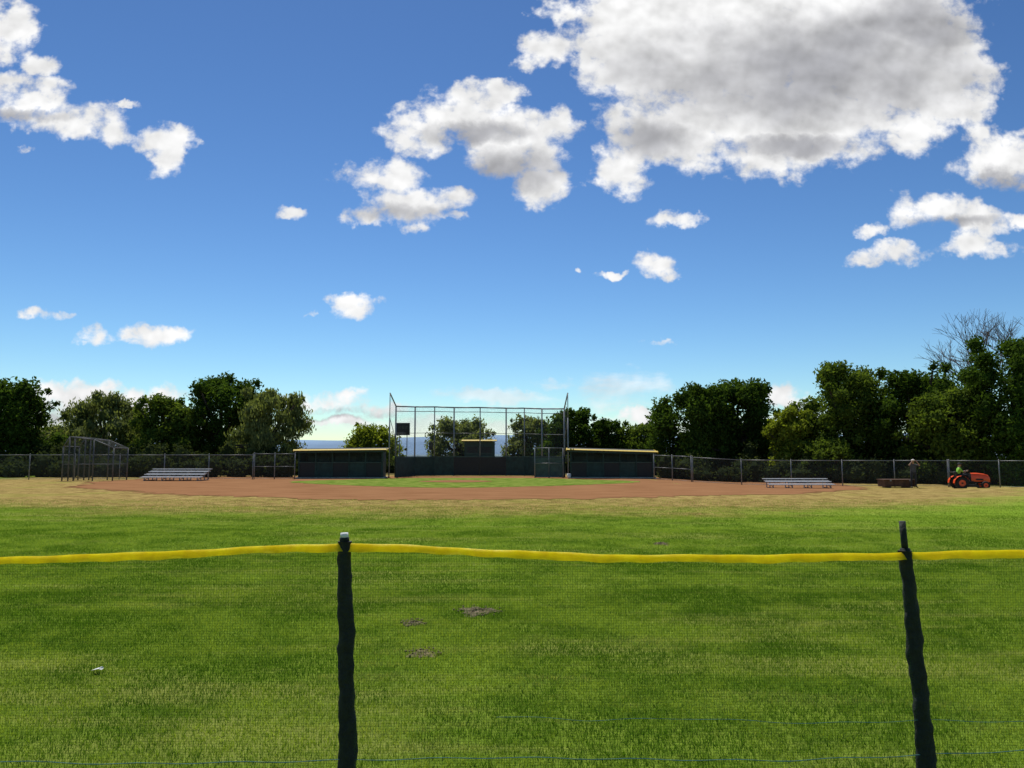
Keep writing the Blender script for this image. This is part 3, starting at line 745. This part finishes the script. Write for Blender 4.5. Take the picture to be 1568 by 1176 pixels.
# ---------- people
def figure(name,J,E,RAD,matf,parent=None,root='pelvis',hat=None,face=Vector((0,-1,0)),hair=True):
    keys=list(J); me=bpy.data.meshes.new(name+'_sk'); me.from_pydata([J[k] for k in keys],[(keys.index(a),keys.index(b)) for a,b in E],[])
    ob=bpy.data.objects.new(name+'_sk',me); sc.collection.objects.link(ob)
    ob.modifiers.new('s','SKIN'); 
    sv_=me.skin_vertices[0].data
    for i,k in enumerate(keys):
        r=RAD[k]; r=r if isinstance(r,tuple) else (r,r); sv_[i].radius=r; sv_[i].use_root=(k==root)
    ss=ob.modifiers.new('u','SUBSURF'); ss.levels=2; ss.render_levels=2
    dg=bpy.context.evaluated_depsgraph_get(); me2=bpy.data.meshes.new_from_object(ob.evaluated_get(dg))
    bpy.data.objects.remove(ob)
    mats=[M_skin,matf['top'],matf['bottom'],M_black]; me2.materials.clear()
    for mm in mats: me2.materials.append(mm)
    segs=[(Vector(J[a]),Vector(J[b]),matf['fn'](a,b)) for a,b in E]
    for pgn in me2.polygons:
        c=pgn.center; best=1e9;bi=0
        for a,b,mi in segs:
            ab=b-a; t=max(0,min(1,(c-a).dot(ab)/max(1e-9,ab.length_squared))); d=(a+ab*t-c).length
            if d<best: best=d;bi=mi
        pgn.material_index=bi; pgn.use_smooth=True
    body=bpy.data.objects.new('body',me2); sc.collection.objects.link(body)
    e=empty(name); body.parent=e
    h=Vector(J['head']); d=MB(); f=face.normalized(); s_=f.cross(Vector((0,0,1)))
    for q in (-1,1):
        d.ball(tuple(h+f*.088+s_*q*.032+Vector((0,0,.01))),.011,M_black,8,6)
        d.ball(tuple(h+s_*q*.082),.025,M_skin,8,6,(.6,.6,1.2))
    d.tube(tuple(h+f*.09+Vector((0,0,.005))),tuple(h+f*.118-Vector((0,0,.025))),.008,M_skin,.014,n=6)
    d.tube(tuple(h+f*.094+s_*.022-Vector((0,0,.055))),tuple(h+f*.094-s_*.022-Vector((0,0,.055))),.006,M_wood,n=5)
    if hat:
        d.ball(tuple(h+Vector((0,0,.055))),.104,hat,14,8,(1,1,.72))
        c=h+f*.12+Vector((0,0,.062)); d.ball(tuple(c),.075,hat,12,6,(1,1,.13))
    else: d.ball(tuple(h-f*.012+Vector((0,0,.035))),.1,M_black,14,8,(1,1,1.0))
    ho=d.obj('head_details'); ho.parent=e
    return e
def hand(J,E,RAD,wr,palm,dirv,side,curl,pre):
    d=Vector(dirv).normalized(); s_=Vector(side).normalized(); c=Vector(curl).normalized()
    for i,(off,L) in enumerate(((-.03,.07),(-.01,.08),(.01,.075),(.03,.06))):
        a=Vector(J[palm])+s_*off+d*.03; b=a+d*L*.5+c*.01; e=b+(d*.6+c*.8).normalized()*L*.5
        for nm,p in (('a',a),('b',b),('c',e)): J[f'{pre}f{i}{nm}']=tuple(p); RAD[f'{pre}f{i}{nm}']=.009
        E+= [(palm,f'{pre}f{i}a'),(f'{pre}f{i}a',f'{pre}f{i}b'),(f'{pre}f{i}b',f'{pre}f{i}c')]
    a=Vector(J[palm])-s_*.035; b=a-s_*.03+d*.03; J[pre+'ta']=tuple(a);J[pre+'tb']=tuple(b);RAD[pre+'ta']=.012;RAD[pre+'tb']=.009
    E+= [(palm,pre+'ta'),(pre+'ta',pre+'tb')]
def base_rad():
    return {'pelvis':(.15,.12),'waist':(.14,.11),'chest':(.17,.12),'neckb':(.08,.075),'neck':.055,'head':(.088,.1),'crown':.07,
    'shL':.065,'elL':.045,'wrL':.028,'paL':(.036,.02),'shR':.065,'elR':.045,'wrR':.028,'paR':(.036,.02),
    'hiL':.095,'knL':.062,'anL':.042,'toL':.038,'hiR':.095,'knR':.062,'anR':.042,'toR':.038}
def base_edges():
    E=[('pelvis','waist'),('waist','chest'),('chest','neckb'),('neckb','neck'),('neck','head'),('head','crown')]
    for s_ in 'LR': E+= [('chest','sh'+s_),('sh'+s_,'el'+s_),('el'+s_,'wr'+s_),('wr'+s_,'pa'+s_),('pelvis','hi'+s_),('hi'+s_,'kn'+s_),('kn'+s_,'an'+s_),('an'+s_,'to'+s_)]
    return E
def mf(long=False):
    def fn(a,b):
        if b[:2] in('hi','kn','an') : return 2
        if b[:2]=='to': return 3
        if b in('waist','chest') or b[:2] in('sh','el') or b=='neckb': return 1
        if b[:2]=='wr': return 1 if long else 0
        return 0
    return fn
J={'pelvis':(0,0,.96),'waist':(0,.01,1.12),'chest':(0,0,1.36),'neckb':(0,.01,1.49),'neck':(0,0,1.56),'head':(0,-.01,1.66),'crown':(0,0,1.74),
'shL':(-.19,.01,1.43),'elL':(-.34,-.16,1.40),'wrL':(-.17,-.2,1.62),'paL':(-.12,-.17,1.68),'shR':(.19,.01,1.43),'elR':(.34,-.16,1.38),'wrR':(.17,-.2,1.60),'paR':(.12,-.17,1.66),
'hiL':(-.10,0,.9),'knL':(-.13,-.02,.5),'anL':(-.15,.02,.09),'toL':(-.17,-.14,.04),'hiR':(.10,0,.9),'knR':(.13,-.02,.5),'anR':(.16,.02,.09),'toR':(.19,-.14,.04)}
E=base_edges(); RD=base_rad()
hand(J,E,RD,'wrL','paL',(.5,0,.8),(0,-1,0),(.6,.3,-.2),'L'); hand(J,E,RD,'wrR','paR',(-.5,0,.8),(0,-1,0),(-.6,.3,-.2),'R')
px_=sx(1397,48.3); e=figure('standing_person',J,E,RD,{'top':M_grcloth,'bottom':M_dkcloth,'fn':mf()},hat=M_hat); e.location=(px_,48.3,gz(px_,48.3)+.0)
# ---------- tractor (faces +X)
o=MB()
for y in (-.48,.48):
    o.wheel((-.45,y,.36),.36,.26,M_tyre,M_orange,24)
    for k in range(20):
        a=2*math.pi*k/20; o.box((-.45+.36*math.cos(a),y,.36+.36*math.sin(a)),(.035,.25,.04),M_tyre,tilt=Matrix.Rotation(-a+math.pi/2,3,'Y'))
    o.wheel((.85,y*.92,.24),.24,.16,M_tyre,M_orange,20)
    for k in range(7):
        a=math.radians(25+k*22); a2=a+math.radians(23)
        r_=.44; p0=(-.45+r_*math.cos(a),.36+r_*math.sin(a)); p1=(-.45+r_*math.cos(a2),.36+r_*math.sin(a2))
        o.quad([(p0[0],y-.15,p0[1]),(p0[0],y+.15,p0[1]),(p1[0],y+.15,p1[1]),(p1[0],y-.15,p1[1])],M_orange)
o.box((.2,0,.42),(1.5,.3,.14),M_black); o.box((-.45,0,.42),(.3,.75,.2),M_black); o.tube((.85,-.42,.27),(.85,.42,.27),.035,M_black)
hs_=[(.15,.26,.46,.96),(.5,.28,.45,.97),(.9,.27,.44,.92),(1.12,.24,.43,.84),(1.2,.19,.44,.72)]
b=len(o.v)
for (x,hw,z0,z1) in hs_:
    for (yy_,zz) in ((-hw,z0),(-hw,z1-.16),(-hw*.8,z1-.04),(-hw*.35,z1),(hw*.35,z1),(hw*.8,z1-.04),(hw,z1-.16),(hw,z0)): o.v.append((x,yy_,zz))
for i in range(4):
    for k in range(8): o.face((b+i*8+k,b+i*8+(k+1)%8,b+(i+1)*8+(k+1)%8,b+(i+1)*8+k),M_orange,None,True)
o.face([b+k for k in range(8)],M_black); o.face([b+32+k for k in range(8)][::-1],M_black)
for yy_ in (-.1,.1): o.ball((1.19,yy_,.66),.05,M_cap,10,6,(.5,1,1))
for yy_ in (-.285,.285): o.box((.6,yy_,.58),(.4,.01,.10),M_black)
o.box((.0,0,.46),(.55,.7,.04),M_black)
o.box((-.42,0,.66),(.42,.46,.1),M_black); o.box((-.62,0,.86),(.08,.44,.36),M_black,tilt=Matrix.Rotation(-.15,3,'Y')); o.box((-.45,0,.56),(.2,.2,.14),M_black)
o.tube((.12,0,.85),(-.06,0,1.02),.02,M_black)
for k in range(16):
    a=2*math.pi*k/16;a2=2*math.pi*(k+1)/16; c=Vector((-.07,0,1.03)); ux=Vector((.6,0,.75)).normalized(); uy=Vector((0,1,0))
    o.tube(tuple(c+ux*.17*math.cos(a)+uy*.17*math.sin(a)),tuple(c+ux*.17*math.cos(a2)+uy*.17*math.sin(a2)),.013,M_black,n=6,cap=False)
for a in (0,2.1,4.2): o.tube(tuple(c),tuple(c+ux*.17*math.cos(a)+uy*.17*math.sin(a)),.01,M_black,n=5)
o.tube((.95,-.12,.85),(.95,-.12,1.08),.02,M_black)
for yy_ in (-.4,.4): o.tube((-.78,yy_,.4),(-.80,yy_,1.0),.028,M_black)
o.tube((-.80,-.4,1.0),(-.80,.4,1.0),.028,M_black)
o.box((.2,0,.2),(.6,1.0,.14),M_black)
tx=sx(1464,48); trac=empty('tractor',(tx,47.0,gz(tx,47.0))); trac.rotation_euler=(0,0,math.radians(-12)); o.obj('chassis',trac,bevel=0.008)
J={'pelvis':(-.45,0,.82),'waist':(-.47,0,.95),'chest':(-.43,0,1.17),'neckb':(-.41,0,1.29),'neck':(-.40,0,1.35),'head':(-.38,0,1.45),'crown':(-.38,0,1.52),
'shL':(-.42,.18,1.23),'elL':(-.28,.24,1.03),'wrL':(-.07,.18,1.07),'paL':(-.01,.16,1.09),'shR':(-.42,-.18,1.23),'elR':(-.28,-.24,1.03),'wrR':(-.07,-.18,1.07),'paR':(-.01,-.16,1.09),
'hiL':(-.4,.1,.80),'knL':(-.02,.2,.86),'anL':(.1,.2,.54),'toL':(.24,.2,.51),'hiR':(-.4,-.1,.80),'knR':(-.02,-.2,.86),'anR':(.1,-.2,.54),'toR':(.24,-.2,.51)}
E=base_edges(); RD=base_rad(); hand(J,E,RD,'wrL','paL',(.7,-.2,.3),(0,0,1),(0,-1,-.3),'L'); hand(J,E,RD,'wrR','paR',(.7,.2,.3),(0,0,1),(0,1,-.3),'R')
e=figure('tractor_driver',J,E,RD,{'top':M_hiviz,'bottom':M_dkcloth,'fn':mf()},face=Vector((1,0,0)),hat=M_dkcloth)
e.location=trac.location; e.rotation_euler=trac.rotation_euler
# low equipment box beside the fence
o=MB()
o.box((0,0,.27),(1.9,.9,.40),M_wood)
for x in (-.93,-.31,.31,.93): o.box((x,-.475,.28),(.07,.045,.46),M_wood)
o.box((0,-.02,.50),(2.0,1.04,.05),M_wood)
for x in (-.6,.6): o.box((x,0,.035),(.12,.95,.065),M_black); o.box((x,-.555,.46),(.1,.02,.1),M_galv)
tx=sx(1370,49); o.obj('wooden_equipment_box',loc=(tx,49.0,gz(tx,49)))
vs=sc.view_settings; vs.view_transform='Standard'; vs.look='None'; vs.exposure=0
print('done')
